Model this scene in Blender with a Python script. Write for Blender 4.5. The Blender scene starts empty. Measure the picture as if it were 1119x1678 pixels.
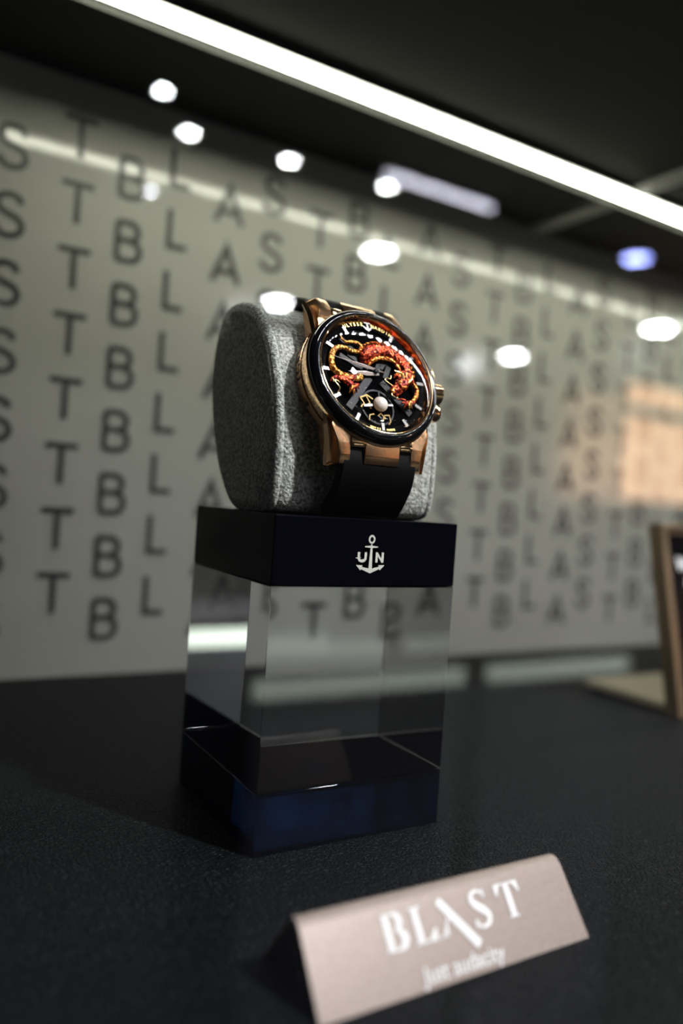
import bpy, bmesh, math, random
from mathutils import Vector, Matrix

random.seed(7)
SC = bpy.context.scene
COL = SC.collection

# ------------------------------------------------------------------ camera
U = 0.1                                  # one layout unit = 10 cm; layout z=-1 is the table top (world z=0)
def W(x, y, z): return Vector((x*U, y*U, (z+1)*U))
cam_d = bpy.data.cameras.new('camera'); cam = bpy.data.objects.new('camera', cam_d); COL.objects.link(cam)
RIGHT = Vector((0.8581906, -0.50869371, 0.06884472)); FWD = Vector((0.51061834, 0.85971306, -0.01274212))
UPV = Vector((-0.05270487, 0.04608854, 0.99754601))
cam.matrix_world = Matrix(((RIGHT.x, UPV.x, -FWD.x, 0), (RIGHT.y, UPV.y, -FWD.y, 0), (RIGHT.z, UPV.z, -FWD.z, 0.1), (0, 0, 0, 1)))
cam_d.sensor_fit = 'VERTICAL'; cam_d.sensor_height = 36; cam_d.sensor_width = 24
cam_d.lens = 1249.785/1678*36
cam_d.clip_start = 0.005; cam_d.clip_end = 60
cam_d.dof.use_dof = True; cam_d.dof.focus_distance = 0.223; cam_d.dof.aperture_fstop = 4.1
SC.camera = cam

# ------------------------------------------------------------------ world, exposure
wd = bpy.data.worlds.new('world'); SC.world = wd; wd.use_nodes = True
wd.node_tree.nodes['Background'].inputs[0].default_value = (0.55, 0.6, 0.7, 1)
wd.node_tree.nodes['Background'].inputs[1].default_value = 0.015
SC.view_settings.view_transform = 'Standard'; SC.view_settings.look = 'None'
SC.view_settings.exposure = 0.0; SC.view_settings.gamma = 1.0; SC.view_settings.use_curve_mapping = False
SC.cycles.transparent_max_bounces = 24
SC.cycles.max_bounces = 16; SC.cycles.transmission_bounces = 16; SC.cycles.glossy_bounces = 8

STRIP_L = 28.0          # rear strip radiance
CHIP_L = 260.0          # radiance of each front LED chip

# ------------------------------------------------------------------ materials
def newmat(name):
    m = bpy.data.materials.new(name); m.use_nodes = True
    nt = m.node_tree
    return m, nt, nt.nodes['Principled BSDF'], nt.nodes['Material Output']
def pm(name, col, rough=0.5, metal=0.0, spec=0.5, coat=0.0, bump=None, noise_col=None, sheen=0.0, ior=None):
    """bump=(kind, scale, distance_m); noise_col=(scale, colour2, amount)"""
    m, nt, p, out = newmat(name)
    p.inputs['Base Color'].default_value = (*col, 1); p.inputs['Roughness'].default_value = rough
    p.inputs['Metallic'].default_value = metal; p.inputs['Specular IOR Level'].default_value = spec
    p.inputs['Coat Weight'].default_value = coat; p.inputs['Sheen Weight'].default_value = sheen
    if ior: p.inputs['IOR'].default_value = ior
    tc = nt.nodes.new('ShaderNodeTexCoord')
    if bump:
        kind, sc, dist = bump
        if kind == 'voronoi':
            t = nt.nodes.new('ShaderNodeTexVoronoi'); t.feature = 'DISTANCE_TO_EDGE'; t.inputs['Scale'].default_value = sc
            r = nt.nodes.new('ShaderNodeMapRange'); r.inputs[1].default_value = 0; r.inputs[2].default_value = 0.22
            nt.links.new(t.outputs['Distance'], r.inputs[0]); o = r.outputs[0]
            nz = nt.nodes.new('ShaderNodeTexNoise'); nz.inputs['Scale'].default_value = sc*0.6
            mx = nt.nodes.new('ShaderNodeMixRGB'); mx.inputs[0].default_value = 0.0008*0+0.12
            nt.links.new(tc.outputs['Object'], nz.inputs['Vector']); 
            ad = nt.nodes.new('ShaderNodeVectorMath'); ad.operation = 'MULTIPLY_ADD'
            ad.inputs[1].default_value = (0.6/sc,)*3
            nt.links.new(nz.outputs['Color'], ad.inputs[0]); nt.links.new(tc.outputs['Object'], ad.inputs[2])
            nt.links.new(ad.outputs[0], t.inputs['Vector'])
        else:
            t = nt.nodes.new('ShaderNodeTexNoise'); t.inputs['Scale'].default_value = sc; t.inputs['Detail'].default_value = 4
            if kind == 'brushed':
                mp = nt.nodes.new('ShaderNodeMapping'); mp.inputs['Scale'].default_value = (12, 0.3, 0.3)
                nt.links.new(tc.outputs['Object'], mp.inputs[0]); nt.links.new(mp.outputs[0], t.inputs['Vector'])
            else:
                nt.links.new(tc.outputs['Object'], t.inputs['Vector'])
            o = t.outputs[0]
        b = nt.nodes.new('ShaderNodeBump'); b.inputs['Distance'].default_value = dist; b.inputs['Strength'].default_value = 1
        nt.links.new(o, b.inputs['Height']); nt.links.new(b.outputs[0], p.inputs['Normal'])
    if noise_col:
        sc, c2, lo, hi = noise_col
        t = nt.nodes.new('ShaderNodeTexNoise'); t.inputs['Scale'].default_value = sc; t.inputs['Detail'].default_value = 5
        nt.links.new(tc.outputs['Object'], t.inputs['Vector'])
        cr = nt.nodes.new('ShaderNodeValToRGB'); cr.color_ramp.elements[0].position = lo; cr.color_ramp.elements[1].position = hi
        cr.color_ramp.elements[0].color = (*col, 1); cr.color_ramp.elements[1].color = (*c2, 1)
        nt.links.new(t.outputs[0], cr.inputs[0]); nt.links.new(cr.outputs[0], p.inputs['Base Color'])
    return m
def emit(name, col, L):
    m, nt, p, out = newmat(name); nt.nodes.remove(p)
    e = nt.nodes.new('ShaderNodeEmission'); e.inputs[0].default_value = (*col, 1); e.inputs[1].default_value = L
    nt.links.new(e.outputs[0], out.inputs[0]); return m
def sheet_glass(name, ior=1.5, tint=(1, 1, 1)):
    """thin clear sheet: Fresnel mirror over straight transmission, the same on both sides"""
    m, nt, p, out = newmat(name); nt.nodes.remove(p)
    g = nt.nodes.new('ShaderNodeNewGeometry')
    mr = nt.nodes.new('ShaderNodeMapRange'); mr.inputs[3].default_value = ior; mr.inputs[4].default_value = 1/ior
    nt.links.new(g.outputs['Backfacing'], mr.inputs[0])
    f = nt.nodes.new('ShaderNodeFresnel'); nt.links.new(mr.outputs[0], f.inputs['IOR'])
    t = nt.nodes.new('ShaderNodeBsdfTransparent'); t.inputs[0].default_value = (*tint, 1)
    gl = nt.nodes.new('ShaderNodeBsdfGlossy'); gl.inputs['Roughness'].default_value = 0.0
    mx = nt.nodes.new('ShaderNodeMixShader')
    nt.links.new(f.outputs[0], mx.inputs[0]); nt.links.new(t.outputs[0], mx.inputs[1]); nt.links.new(gl.outputs[0], mx.inputs[2])
    nt.links.new(mx.outputs[0], out.inputs[0]); return m
def solid_glass(name, col, ior, rough=0.0):
    m, nt, p, out = newmat(name)
    p.inputs['Base Color'].default_value = (*col, 1); p.inputs['Roughness'].default_value = rough
    p.inputs['Transmission Weight'].default_value = 1; p.inputs['IOR'].default_value = ior
    return m

M = {}
M['wall'] = pm('satin_grey_panel', (0.50, 0.50, 0.47), rough=0.09, spec=0.5)
M['wall_ink'] = pm('charcoal_print', (0.055, 0.058, 0.062), rough=0.35)
M['ceil'] = pm('matt_black_ceiling', (0.045, 0.045, 0.042), rough=0.7, spec=0.2)
M['side'] = pm('dark_side_panel', (0.05, 0.05, 0.05), rough=0.6)
M['leather'] = pm('black_leather', (0.0042, 0.0056, 0.0068), rough=0.45, spec=0.07, bump=('voronoi', 750, 0.00040))
M['bar'] = pm('pale_ceiling_bar', (0.55, 0.55, 0.53), rough=0.5)
M['alu'] = pm('anodised_channel', (0.25, 0.25, 0.25), rough=0.4, metal=1)
M['strip'] = emit('strip_diffuser', (0.98, 1.0, 0.80), STRIP_L)
M['chip'] = emit('led_chip', (0.97, 0.99, 1.0), CHIP_L)
M['pcb'] = pm('white_led_tape', (0.6, 0.6, 0.6), rough=0.5)
M['pane'] = sheet_glass('front_glass', 1.5)
M['acrylic'] = solid_glass('clear_acrylic', (0.98, 0.985, 1.0), 1.49)
M['navy'] = solid_glass('navy_acrylic', (0.004, 0.017, 0.062), 1.49)
M['bond'], _nt, _p, _o = newmat('navy_bonded_joint'); _nt.nodes.remove(_p)
_t = _nt.nodes.new('ShaderNodeBsdfTransparent'); _t.inputs[0].default_value = (0.06, 0.10, 0.22, 1); _nt.links.new(_t.outputs[0], _o.inputs[0])
M['cap'] = pm('black_navy_lacquer', (0.0018, 0.002, 0.004), rough=0.15, spec=0.04)
M['print'] = pm('pale_print', (0.62, 0.62, 0.55), rough=0.45)
M['suede'] = pm('grey_suede', (0.20, 0.213, 0.18), rough=0.95, spec=0.1, sheen=0.3, bump=('noise', 1300, 0.0007), noise_col=(1100, (0.62, 0.635, 0.585), 0.38, 0.62))
M['rubber'] = pm('black_rubber', (0.003, 0.003, 0.0035), rough=0.5, spec=0.1)
M['gold'] = pm('rose_gold_polished', (0.90, 0.60, 0.33), rough=0.09, metal=1)
M['goldb'] = pm('rose_gold_brushed', (0.62, 0.36, 0.195), rough=0.22, metal=1, bump=('brushed', 2500, 0.00002))
M['ceramic'] = pm('black_ceramic', (0.003, 0.003, 0.004), rough=0.06, spec=0.6)
M['crystal'] = sheet_glass('sapphire_dome', 1.6)
M['dial'] = pm('black_dial', (0.0025, 0.0025, 0.003), rough=0.5, spec=0.0)
M['bridge'] = pm('dark_bridge', (0.010, 0.011, 0.013), rough=0.35, metal=0.0, spec=0.15)
M['steel'] = pm('pale_metal', (0.75, 0.73, 0.70), rough=0.18, metal=1)
M['hand'] = pm('rose_silver_hand', (0.78, 0.68, 0.63), rough=0.22, metal=0.2)
M['gilt'] = pm('gilt_print', (0.85, 0.62, 0.22), rough=0.3, metal=0.7)
M['pearl'] = pm('pearl', (0.80, 0.70, 0.62), rough=0.12, coat=0.8)
M['engrave'] = pm('engraved_black', (0.02, 0.012, 0.006), rough=0.6)
M['card'] = pm('taupe_card', (0.265, 0.207, 0.18), rough=0.45, spec=0.4, metal=0.15, noise_col=(1400, (0.33, 0.265, 0.23), 0.35, 0.7))
M['white'] = pm('white_print', (0.88, 0.88, 0.88), rough=0.5)
M['bronze'] = pm('bronze_frame', (0.26, 0.19, 0.12), rough=0.35, metal=0.7)
M['foot'] = pm('beige_metal', (0.42, 0.36, 0.27), rough=0.4, metal=0.3)
M['screen'] = pm('black_screen', (0.004, 0.003, 0.005), rough=0.1)
M['shop_dark'] = pm('shop_dark', (0.03, 0.03, 0.03), rough=0.8)
M['shop_grey'] = pm('shop_grey', (0.10, 0.11, 0.12), rough=0.7)
M['spot'] = emit('spot_lens', (0.93, 0.96, 1.0), 320)
M['spotblue'] = emit('spot_lens_blue', (0.35, 0.42, 1.0), 75)
M['tube'] = emit('tube_lens', (0.86, 0.86, 1.0), 26)
M['barlight'] = emit('counter_bar_lens', (0.88, 1.0, 0.84), 2.4)
M['warm'] = emit('warm_backlit_pane', (1.0, 0.60, 0.34), 6.3)
M['front_glow'] = emit('added_front_glow', (0.80, 0.80, 1.0), 0.06)  # added emission standing in for lavender light on the counter fronts
M['key'] = emit('key_spot_lens', (0.98, 0.98, 1.0), 6200)

def dragon_mat(name, c1, c2, c3, scale):
    m, nt, p, out = newmat(name)
    tc = nt.nodes.new('ShaderNodeTexCoord')
    v = nt.nodes.new('ShaderNodeTexVoronoi'); v.inputs['Scale'].default_value = scale
    nt.links.new(tc.outputs['Object'], v.inputs['Vector'])
    cr = nt.nodes.new('ShaderNodeValToRGB')
    cr.color_ramp.elements[0].position = 0.12; cr.color_ramp.elements[0].color = (*c1, 1)
    cr.color_ramp.elements[1].position = 0.75; cr.color_ramp.elements[1].color = (*c3, 1)
    e = cr.color_ramp.elements.new(0.4); e.color = (*c2, 1)
    nt.links.new(v.outputs['Distance'], cr.inputs[0]); nt.links.new(cr.outputs[0], p.inputs['Base Color'])
    b = nt.nodes.new('ShaderNodeBump'); b.inputs['Distance'].default_value = 0.00025; b.invert = True
    nt.links.new(v.outputs['Distance'], b.inputs['Height']); nt.links.new(b.outputs[0], p.inputs['Normal'])
    p.inputs['Metallic'].default_value = 0.7; p.inputs['Roughness'].default_value = 0.22; p.inputs['Coat Weight'].default_value = 0.2
    return m
M['drag_red'] = dragon_mat('dragon_red_enamel', (0.90, 0.26, 0.05), (0.55, 0.04, 0.012), (0.07, 0.004, 0.004), 1250)
M['drag_orange'] = dragon_mat('dragon_orange_enamel', (1.0, 0.62, 0.14), (0.85, 0.26, 0.04), (0.25, 0.02, 0.008), 1250)
M['drag_gold'] = dragon_mat('dragon_gold', (1.0, 0.72, 0.22), (0.85, 0.42, 0.08), (0.3, 0.08, 0.012), 1400)
M['gold_wire'] = pm('gold_wire', (0.95, 0.66, 0.28), rough=0.15, metal=1)

# ------------------------------------------------------------------ helpers
def tag(o, label=None, cat=None, group=None, kind=None):
    if label: o['label'] = label
    if cat: o['category'] = cat
    if group: o['group'] = group
    if kind: o['kind'] = kind
    return o
def empty(name, mat=None):
    o = bpy.data.objects.new(name, None); COL.objects.link(o); o.empty_display_size = 0.01
    if mat is not None: o.matrix_world = mat
    return o
def link(name, me, mat, parent=None, smooth=False):
    o = bpy.data.objects.new(name, me); COL.objects.link(o)
    if mat is not None and not me.materials: me.materials.append(mat)
    if parent is not None: o.parent = parent
    if smooth:
        for p in me.polygons: p.use_smooth = True
    return o
def mesh_bm(bm, name='m'):
    bmesh.ops.recalc_face_normals(bm, faces=bm.faces)
    me = bpy.data.meshes.new(name); bm.to_mesh(me); bm.free(); return me
def add_box(bm, a, b):
    vs = [bm.verts.new((x, y, z)) for z in (a[2], b[2]) for y in (a[1], b[1]) for x in (a[0], b[0])]
    for f in ((0, 2, 3, 1), (4, 5, 7, 6), (0, 1, 5, 4), (2, 6, 7, 3), (0, 4, 6, 2), (1, 3, 7, 5)): bm.faces.new([vs[i] for i in f])
    return vs
def bevel_bm(bm, w, seg=2):
    bmesh.ops.bevel(bm, geom=list(bm.edges), offset=w, segments=seg, affect='EDGES', profile=0.5)
def box(name, a, b, mat, parent=None, bevel=0, seg=2):
    bm = bmesh.new(); add_box(bm, a, b)
    bmesh.ops.recalc_face_normals(bm, faces=bm.faces)
    if bevel: bevel_bm(bm, bevel, seg)
    return link(name, mesh_bm(bm), mat, parent)
def boxU(name, a, b, mat, parent=None, bevel=0):      # corners in layout units
    return box(name, W(*a), W(*b), mat, parent, bevel)
def lathe(profile, n=96, closed=False):
    bm = bmesh.new(); rings = []
    for r, h in profile:
        if r < 1e-9: rings.append([bm.verts.new((0, 0, h))])
        else: rings.append([bm.verts.new((r*math.cos(2*math.pi*i/n), r*math.sin(2*math.pi*i/n), h)) for i in range(n)])
    seq = list(zip(rings, rings[1:])) + ([(rings[-1], rings[0])] if closed else [])
    for A, B in seq:
        for i in range(n):
            j = (i+1) % n
            if len(A) == 1 and len(B) == 1: continue
            if len(A) == 1: bm.faces.new((A[0], B[i], B[j]))
            elif len(B) == 1: bm.faces.new((A[i], A[j], B[0]))
            else: bm.faces.new((A[i], A[j], B[j], B[i]))
    return bm
def smooth_angle(o, deg=35):
    me = o.data
    for p in me.polygons: p.use_smooth = True
    bm = bmesh.new(); bm.from_mesh(me); lim = math.radians(deg)
    for e in bm.edges:
        if len(e.link_faces) == 2 and e.calc_face_angle(0) > lim: e.smooth = False
    bm.to_mesh(me); bm.free(); return o
def catmull(P, k=6, closed=False):
    P = [Vector(p) for p in P]; n = len(P); out = []
    rng = range(n if closed else n-1)
    for i in rng:
        p0 = P[(i-1) % n] if closed or i > 0 else P[0]*2-P[1]
        p1 = P[i]; p2 = P[(i+1) % n]
        p3 = P[(i+2) % n] if closed or i+2 < n else P[-1]*2-P[-2]
        for j in range(k):
            t = j/k
            out.append(0.5*((2*p1)+(p2-p0)*t+(2*p0-5*p1+4*p2-p3)*t*t+(3*p1-p0-3*p2+p3)*t**3))
    if not closed: out.append(P[-1])
    return out
def tube_into(bm, pts, rad, seg=8, flat=1.0):
    """tube through pts; rad = list of radii spread along, flat squashes along local z"""
    pts = [Vector(p) for p in pts]; n = len(pts); rings = []
    for i, p in enumerate(pts):
        t = (pts[min(i+1, n-1)]-pts[max(i-1, 0)]).normalized()
        s = i/(n-1)*(len(rad)-1); a = int(min(s, len(rad)-2)) if len(rad) > 1 else 0
        r = rad[a]+(rad[a+1]-rad[a])*(s-a) if len(rad) > 1 else rad[0]
        up = Vector((0, 0, 1))
        if abs(t.dot(up)) > 0.95: up = Vector((0, 1, 0))
        sd = t.cross(up).normalized(); u2 = sd.cross(t).normalized()
        rings.append([bm.verts.new(p+sd*math.cos(2*math.pi*k/seg)*r+u2*math.sin(2*math.pi*k/seg)*r*flat) for k in range(seg)])
    for A, B in zip(rings, rings[1:]):
        for k in range(seg): bm.faces.new((A[k], A[(k+1) % seg], B[(k+1) % seg], B[k]))
    bm.faces.new(rings[0]); bm.faces.new(list(reversed(rings[-1])))
def ribbon_into(bm, pts, w, z0, z1):
    """flat stroke of width w (number or list) along 2-D pts, extruded z0..z1, mitred"""
    P = [Vector((p[0], p[1])) for p in pts]; n = len(P); L = []; R = []
    for i, p in enumerate(P):
        ww = (w[i] if isinstance(w, (list, tuple)) else w)/2
        a = (P[i]-P[i-1]).normalized() if i > 0 else None; b = (P[i+1]-P[i]).normalized() if i < n-1 else None
        if a is None: a = b
        if b is None: b = a
        na = Vector((-a.y, a.x)); nb = Vector((-b.y, b.x)); m = (na+nb)
        m = m.normalized() if m.length > 1e-6 else na
        k = ww/max(0.35, m.dot(na))
        L.append(p+m*k); R.append(p-m*k)
    vs = lambda q, z: bm.verts.new((q.x, q.y, z))
    lt = [vs(q, z1) for q in L]; rt = [vs(q, z1) for q in R]; lb = [vs(q, z0) for q in L]; rb = [vs(q, z0) for q in R]
    for i in range(n-1):
        bm.faces.new((rt[i], rt[i+1], lt[i+1], lt[i])); bm.faces.new((lb[i], lb[i+1], rb[i+1], rb[i]))
        bm.faces.new((lt[i], lt[i+1], lb[i+1], lb[i])); bm.faces.new((rb[i], rb[i+1], rt[i+1], rt[i]))
    bm.faces.new((lt[0], lb[0], rb[0], rt[0])); bm.faces.new((rt[-1], rb[-1], lb[-1], lt[-1]))
def poly_into(bm, pts, z0, z1):
    t = [bm.verts.new((x, y, z1)) for x, y in pts]; b = [bm.verts.new((x, y, z0)) for x, y in pts]; n = len(pts)
    ft = bm.faces.new(t); fb = bm.faces.new(list(reversed(b)))
    for i in range(n): bm.faces.new((t[i], b[i], b[(i+1) % n], t[(i+1) % n]))
    bmesh.ops.triangulate(bm, faces=[ft, fb])
def arc(cx, cy, rx, ry, a0, a1, n=10):
    return [(cx+rx*math.cos(math.radians(a0+(a1-a0)*i/n)), cy+ry*math.sin(math.radians(a0+(a1-a0)*i/n))) for i in range(n+1)]
def text_mesh(s, size, depth=0.0, bold=0.0, shear=0.0, align='CENTER'):
    cu = bpy.data.curves.new('t', 'FONT'); cu.body = s; cu.size = size; cu.extrude = depth; cu.offset = bold; cu.shear = shear
    cu.align_x = align; cu.resolution_u = 3
    ob = bpy.data.objects.new('t', cu); COL.objects.link(ob)
    bpy.context.view_layer.update()
    me = bpy.data.meshes.new_from_object(ob.evaluated_get(bpy.context.evaluated_depsgraph_get()))
    bpy.data.objects.remove(ob); return me
def frame(o, x, y, z):      # matrix from origin and three axes
    return Matrix(((x[0], y[0], z[0], o[0]), (x[1], y[1], z[1], o[1]), (x[2], y[2], z[2], o[2]), (0, 0, 0, 1)))

# ------------------------------------------------------------------ the display case (setting)
WALL_Y = 4.09; CEIL = 2.045
wall = boxU('wall_back', (-2.5, WALL_Y, -1.0), (12, WALL_Y+0.2, CEIL+0.2), M['wall']); tag(wall, kind='structure')
ceil_ = boxU('ceiling', (-2.5, 0.78, CEIL), (12, WALL_Y, CEIL+0.2), M['ceil']); tag(ceil_, kind='structure')
wl = boxU('wall_left', (-2.7, 0.78, -1.0), (-2.5, WALL_Y+0.2, CEIL+0.2), M['side']); tag(wl, kind='structure')
wr = boxU('wall_right', (12, 0.78, -1.0), (12.2, WALL_Y+0.2, CEIL+0.2), M['side']); tag(wr, kind='structure')
base = boxU('display_counter', (-2.7, 0.6, -1.6), (12.2, WALL_Y+0.2, -1.0), M['leather'])
tag(base, 'black grained leather counter top inside the case under the acrylic stand', 'counter')
pane = boxU('window_1', (-2.7, 0.78, -1.0), (12.2, 0.82, CEIL+0.2), M['pane']); tag(pane, kind='structure')
cb = boxU('trim_1', (3.80, 0.9, CEIL-0.025), (3.93, WALL_Y-0.002, CEIL), M['bar']); tag(cb, kind='structure')

# letters printed on the back wall, each a thin piece of its own
def letter_strokes(ch):
    if ch == 'B': return 0.60, [[(0, 0), (0, 1)], [(0, 1), (0.33, 1)]+arc(0.33, 0.765, 0.215, 0.235, 80, -90, 10)+[(0, 0.53)],
                                [(0.33, 0.53)]+arc(0.36, 0.265, 0.245, 0.265, 80, -90, 10)+[(0, 0)]]
    if ch == 'L': return 0.50, [[(0, 1), (0, 0), (0.50, 0)]]
    if ch == 'A': return 0.80, [[(0, 0), (0.40, 1), (0.80, 0)], [(0.14, 0.30), (0.66, 0.30)]]
    if ch == 'T': return 0.80, [[(0, 1), (0.80, 1)], [(0.40, 1), (0.40, 0)]]
    if ch == 'S':
        return 0.60, [catmull([(0.58, 0.80), (0.50, 0.95), (0.30, 1.0), (0.10, 0.94), (0.03, 0.77), (0.12, 0.60), (0.32, 0.51), (0.52, 0.42), (0.61, 0.24), (0.52, 0.06), (0.30, -0.01), (0.09, 0.05), (0.0, 0.22)], 3)]
LET = {}
for ch in 'BLAST':
    w, strokes = letter_strokes(ch); bm = bmesh.new(); s = 0.198*U
    for st in strokes:
        ribbon_into(bm, [((p[0]-w/2)*s, (p[1]-0.5)*s) for p in st], 0.030*U, 0.0, 0.0004)
    LET[ch] = mesh_bm(bm, 'letter_'+ch); LET[ch].materials.append(M['wall_ink'])
offs = [('B', 0.0), ('L', 0.262), ('A', 0.548), ('S', 0.82), ('T', 1.135)]
ci = 0
for blk in range(-2, 7):
    for ch, dx in offs:
        x = 1.013+blk*1.403+dx
        if 0.05 < x < 10.0:
            low = (round((blk*5+[c for c, _ in offs].index(ch))) % 2 == 0)
            for k in range(8):
                z = (-0.703 if low else -0.572)+0.3318*k
                o = bpy.data.objects.new('letter', LET[ch]); COL.objects.link(o); o.parent = wall
                o.matrix_local = frame(W(x, WALL_Y, z), (1, 0, 0), (0, 0, 1), (0, -1, 0))

# rear LED strip (visible) and front LED tape above the glass
rear = empty('led_strip_light', Matrix.Translation(W(5.5, 3.26, CEIL)))
tag(rear, 'long glowing white light strip across the dark ceiling of the case', 'light strip')
inv = rear.matrix_world.inverted()
def under(o, par): o.data.transform(par.matrix_world.inverted()); o.parent = par; return o
under(boxU('channel', (0.45, 3.19, CEIL-0.03), (11.5, 3.33, CEIL), M['alu']), rear)
under(boxU('diffuser', (0.45, 3.21, CEIL-0.04), (11.5, 3.31, CEIL-0.0305), M['strip']), rear)
under(boxU('shield_lip', (0.45, 3.35, CEIL-0.057), (11.5, 3.362, CEIL), M['ceil']), rear)
front = empty('led_tape_light', Matrix.Translation(W(4, 1.4, CEIL)))
tag(front, 'row of bright white LED dots mirrored in the watch crystal', 'light strip')
FY = 1.40
under(boxU('shield_lip', (0.8, FY+0.06, CEIL-0.078), (9.9, FY+0.075, CEIL), M['alu']), front)  # unseen lip, added to keep the tape's light off the upper wall
under(boxU('tape', (0.8, FY-0.05, CEIL-0.03), (9.9, FY+0.05, CEIL), M['pcb']), front)
chip_me = None
for i in range(60):
    x = 0.9+i*0.15
    if chip_me is None:
        bm = bmesh.new(); add_box(bm, (-0.0022, -0.0022, 0), (0.0022, 0.0022, 0.001)); chip_me = mesh_bm(bm); chip_me.materials.append(M['chip'])
    o = bpy.data.objects.new('led_chip', chip_me); COL.objects.link(o); o.parent = front
    o.location = Vector(W(x, FY, CEIL-0.041))-front.matrix_world.translation

# ------------------------------------------------------------------ acrylic stand
X0, X1, Y0, Y1 = 0.915, 1.556, 1.893, 2.515
stand = empty('display_stand', Matrix.Translation(W((X0+X1)/2, (Y0+Y1)/2, -1)))
tag(stand, 'square clear acrylic stand with black cap and navy foot holding the watch', 'display stand')
def stand_box(name, z0, z1, mat, bev, grow=0):
    o = boxU(name, (X0-grow, Y0-grow, z0), (X1+grow, Y1+grow, z1), mat, None, bev); return under(o, stand)
CAPT = -0.044; CAPB = -0.243
foot = stand_box('navy_foot', -0.999, -0.8265, M['navy'], 0.00025)
clear = stand_box('clear_block', -0.8262, CAPB-0.001, M['acrylic'], 0.00025)
for ob, sgn in ((foot, 1), (clear, -1)):       # the glued joint has no air gap: light passes straight through it
    ob.data.materials.append(M['bond'])
    for p in ob.data.polygons:
        if p.normal.z*sgn > 0.9: p.material_index = 1
cap = stand_box('cap', CAPB, CAPT, M['cap'], 0.0004)
# anchor logo and letters printed on the cap front
lx = 1.2355; s = U
def logo(name, build, lab=None):
    bm = bmesh.new(); build(bm); o = link(name, mesh_bm(bm), M['print'], cap)
    o.matrix_local = stand.matrix_world.inverted() @ frame(W(lx, Y0, -1), (1, 0, 0), (0, 0, 1), (0, -1, 0)); return o
Z = lambda z: (z+1)*U
LD = (0.0, 0.00012)
def anchor(bm):
    ring = [(0.0088*U*math.cos(a*math.pi/12), Z(-0.1035)+0.0104*U*math.sin(a*math.pi/12)) for a in range(25)]
    ribbon_into(bm, ring, 0.0058*U, *LD)
    poly_into(bm, [(-0.0016*U, Z(-0.114)), (0.0016*U, Z(-0.114)), (0.0022*U, Z(-0.122)), (0.0235*U, Z(-0.1245)), (0.0235*U, Z(-0.127)), (0.0036*U, Z(-0.1288)),
                   (0.0062*U, Z(-0.190)), (0.030*U, Z(-0.1845)), (0.028*U, Z(-0.180)), (0.050*U, Z(-0.1795)), (0.0345*U, Z(-0.195)), (0.0315*U, Z(-0.1915)), (0.0*U, Z(-0.2045)),
                   (-0.0315*U, Z(-0.1925)), (-0.0345*U, Z(-0.196)), (-0.050*U, Z(-0.1805)), (-0.028*U, Z(-0.181)), (-0.030*U, Z(-0.1855)), (-0.0062*U, Z(-0.190)),
                   (-0.0036*U, Z(-0.1288)), (-0.0235*U, Z(-0.127)), (-0.0235*U, Z(-0.1245)), (-0.0022*U, Z(-0.122))], *LD)
logo('anchor_emblem', anchor)
logo('letter_u', lambda bm: ribbon_into(bm, [(-0.0425*U, Z(-0.1420)), (-0.0425*U, Z(-0.158))]+[(x*U, z*U+U) for x, z in arc(-0.0305, -0.158, 0.012, 0.0105, 180, 360, 12)]+[(-0.0185*U, Z(-0.1420))], 0.0082*U, *LD))
def letn(bm):
    poly_into(bm, [(0.0165*U, Z(-0.172)), (0.0165*U, Z(-0.1415)), (0.0235*U, Z(-0.1415)), (0.0375*U, Z(-0.1605)), (0.0375*U, Z(-0.1415)), (0.0455*U, Z(-0.1415)), (0.0455*U, Z(-0.172)), (0.0385*U, Z(-0.172)), (0.0245*U, Z(-0.153)), (0.0245*U, Z(-0.172))], *LD)
logo('letter_n', letn)

# ------------------------------------------------------------------ suede pillow
PROF = [(2.06, -0.043), (1.985, -0.01), (1.968, 0.13), (1.982, 0.27), (2.02, 0.38), (2.08, 0.487), (2.19, 0.585), (2.345, 0.628), (2.462, 0.600), (2.520, 0.482), (2.524, 0.356), (2.468, 0.184), (2.385, 0.05), (2.26, -0.040)]
prof = catmull([(0, y, z) for y, z in PROF], 8, True)
cen = Vector((0, sum(p.y for p in prof)/len(prof), sum(p.z for p in prof)/len(prof)))
PX0, PX1 = 0.937, 1.522
pillow = empty('watch_pillow', Matrix.Translation(W((PX0+PX1)/2, 2.2, CAPT))); tag(pillow, 'grey suede display pillow carrying the dragon wristwatch on the cap', 'watch pillow')
def loft(name, secs, mat):
    bm = bmesh.new(); rings = []
    for x, ins in secs:
        ring = []
        for i, p in enumerate(prof):
            t = (prof[(i+1) % len(prof)]-prof[i-1]).normalized(); nrm = Vector((0, t.z, -t.y))
            if nrm.dot(p-cen) < 0: nrm = -nrm
            q = p-nrm*ins if ins < 0.08 else cen+(p-cen)*(1-ins)
            q.z = max(q.z, CAPT)
            ring.append(bm.verts.new(W(x, q.y, q.z)))
        rings.append(ring)
    n = len(prof)
    for A, B in zip(rings, rings[1:]):
        for i in range(n): bm.faces.new((A[i], A[(i+1) % n], B[(i+1) % n], B[i]))
    bm.faces.new(rings[0]); bm.faces.new(list(reversed(rings[-1])))
    o = link(name, mesh_bm(bm), mat, None, True); under(o, pillow); smooth_angle(o, 50); return o
e = 0.028
loft('body', [(PX0+e, 0.0045), (PX0+e+0.006, 0.0015), (PX0+e+0.02, 0.0), (PX0+0.2, -0.004), (PX1-0.2, -0.004), (PX1-e-0.02, 0.0), (PX1-e-0.006, 0.0015), (PX1-e, 0.0045)], M['suede'])
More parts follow.
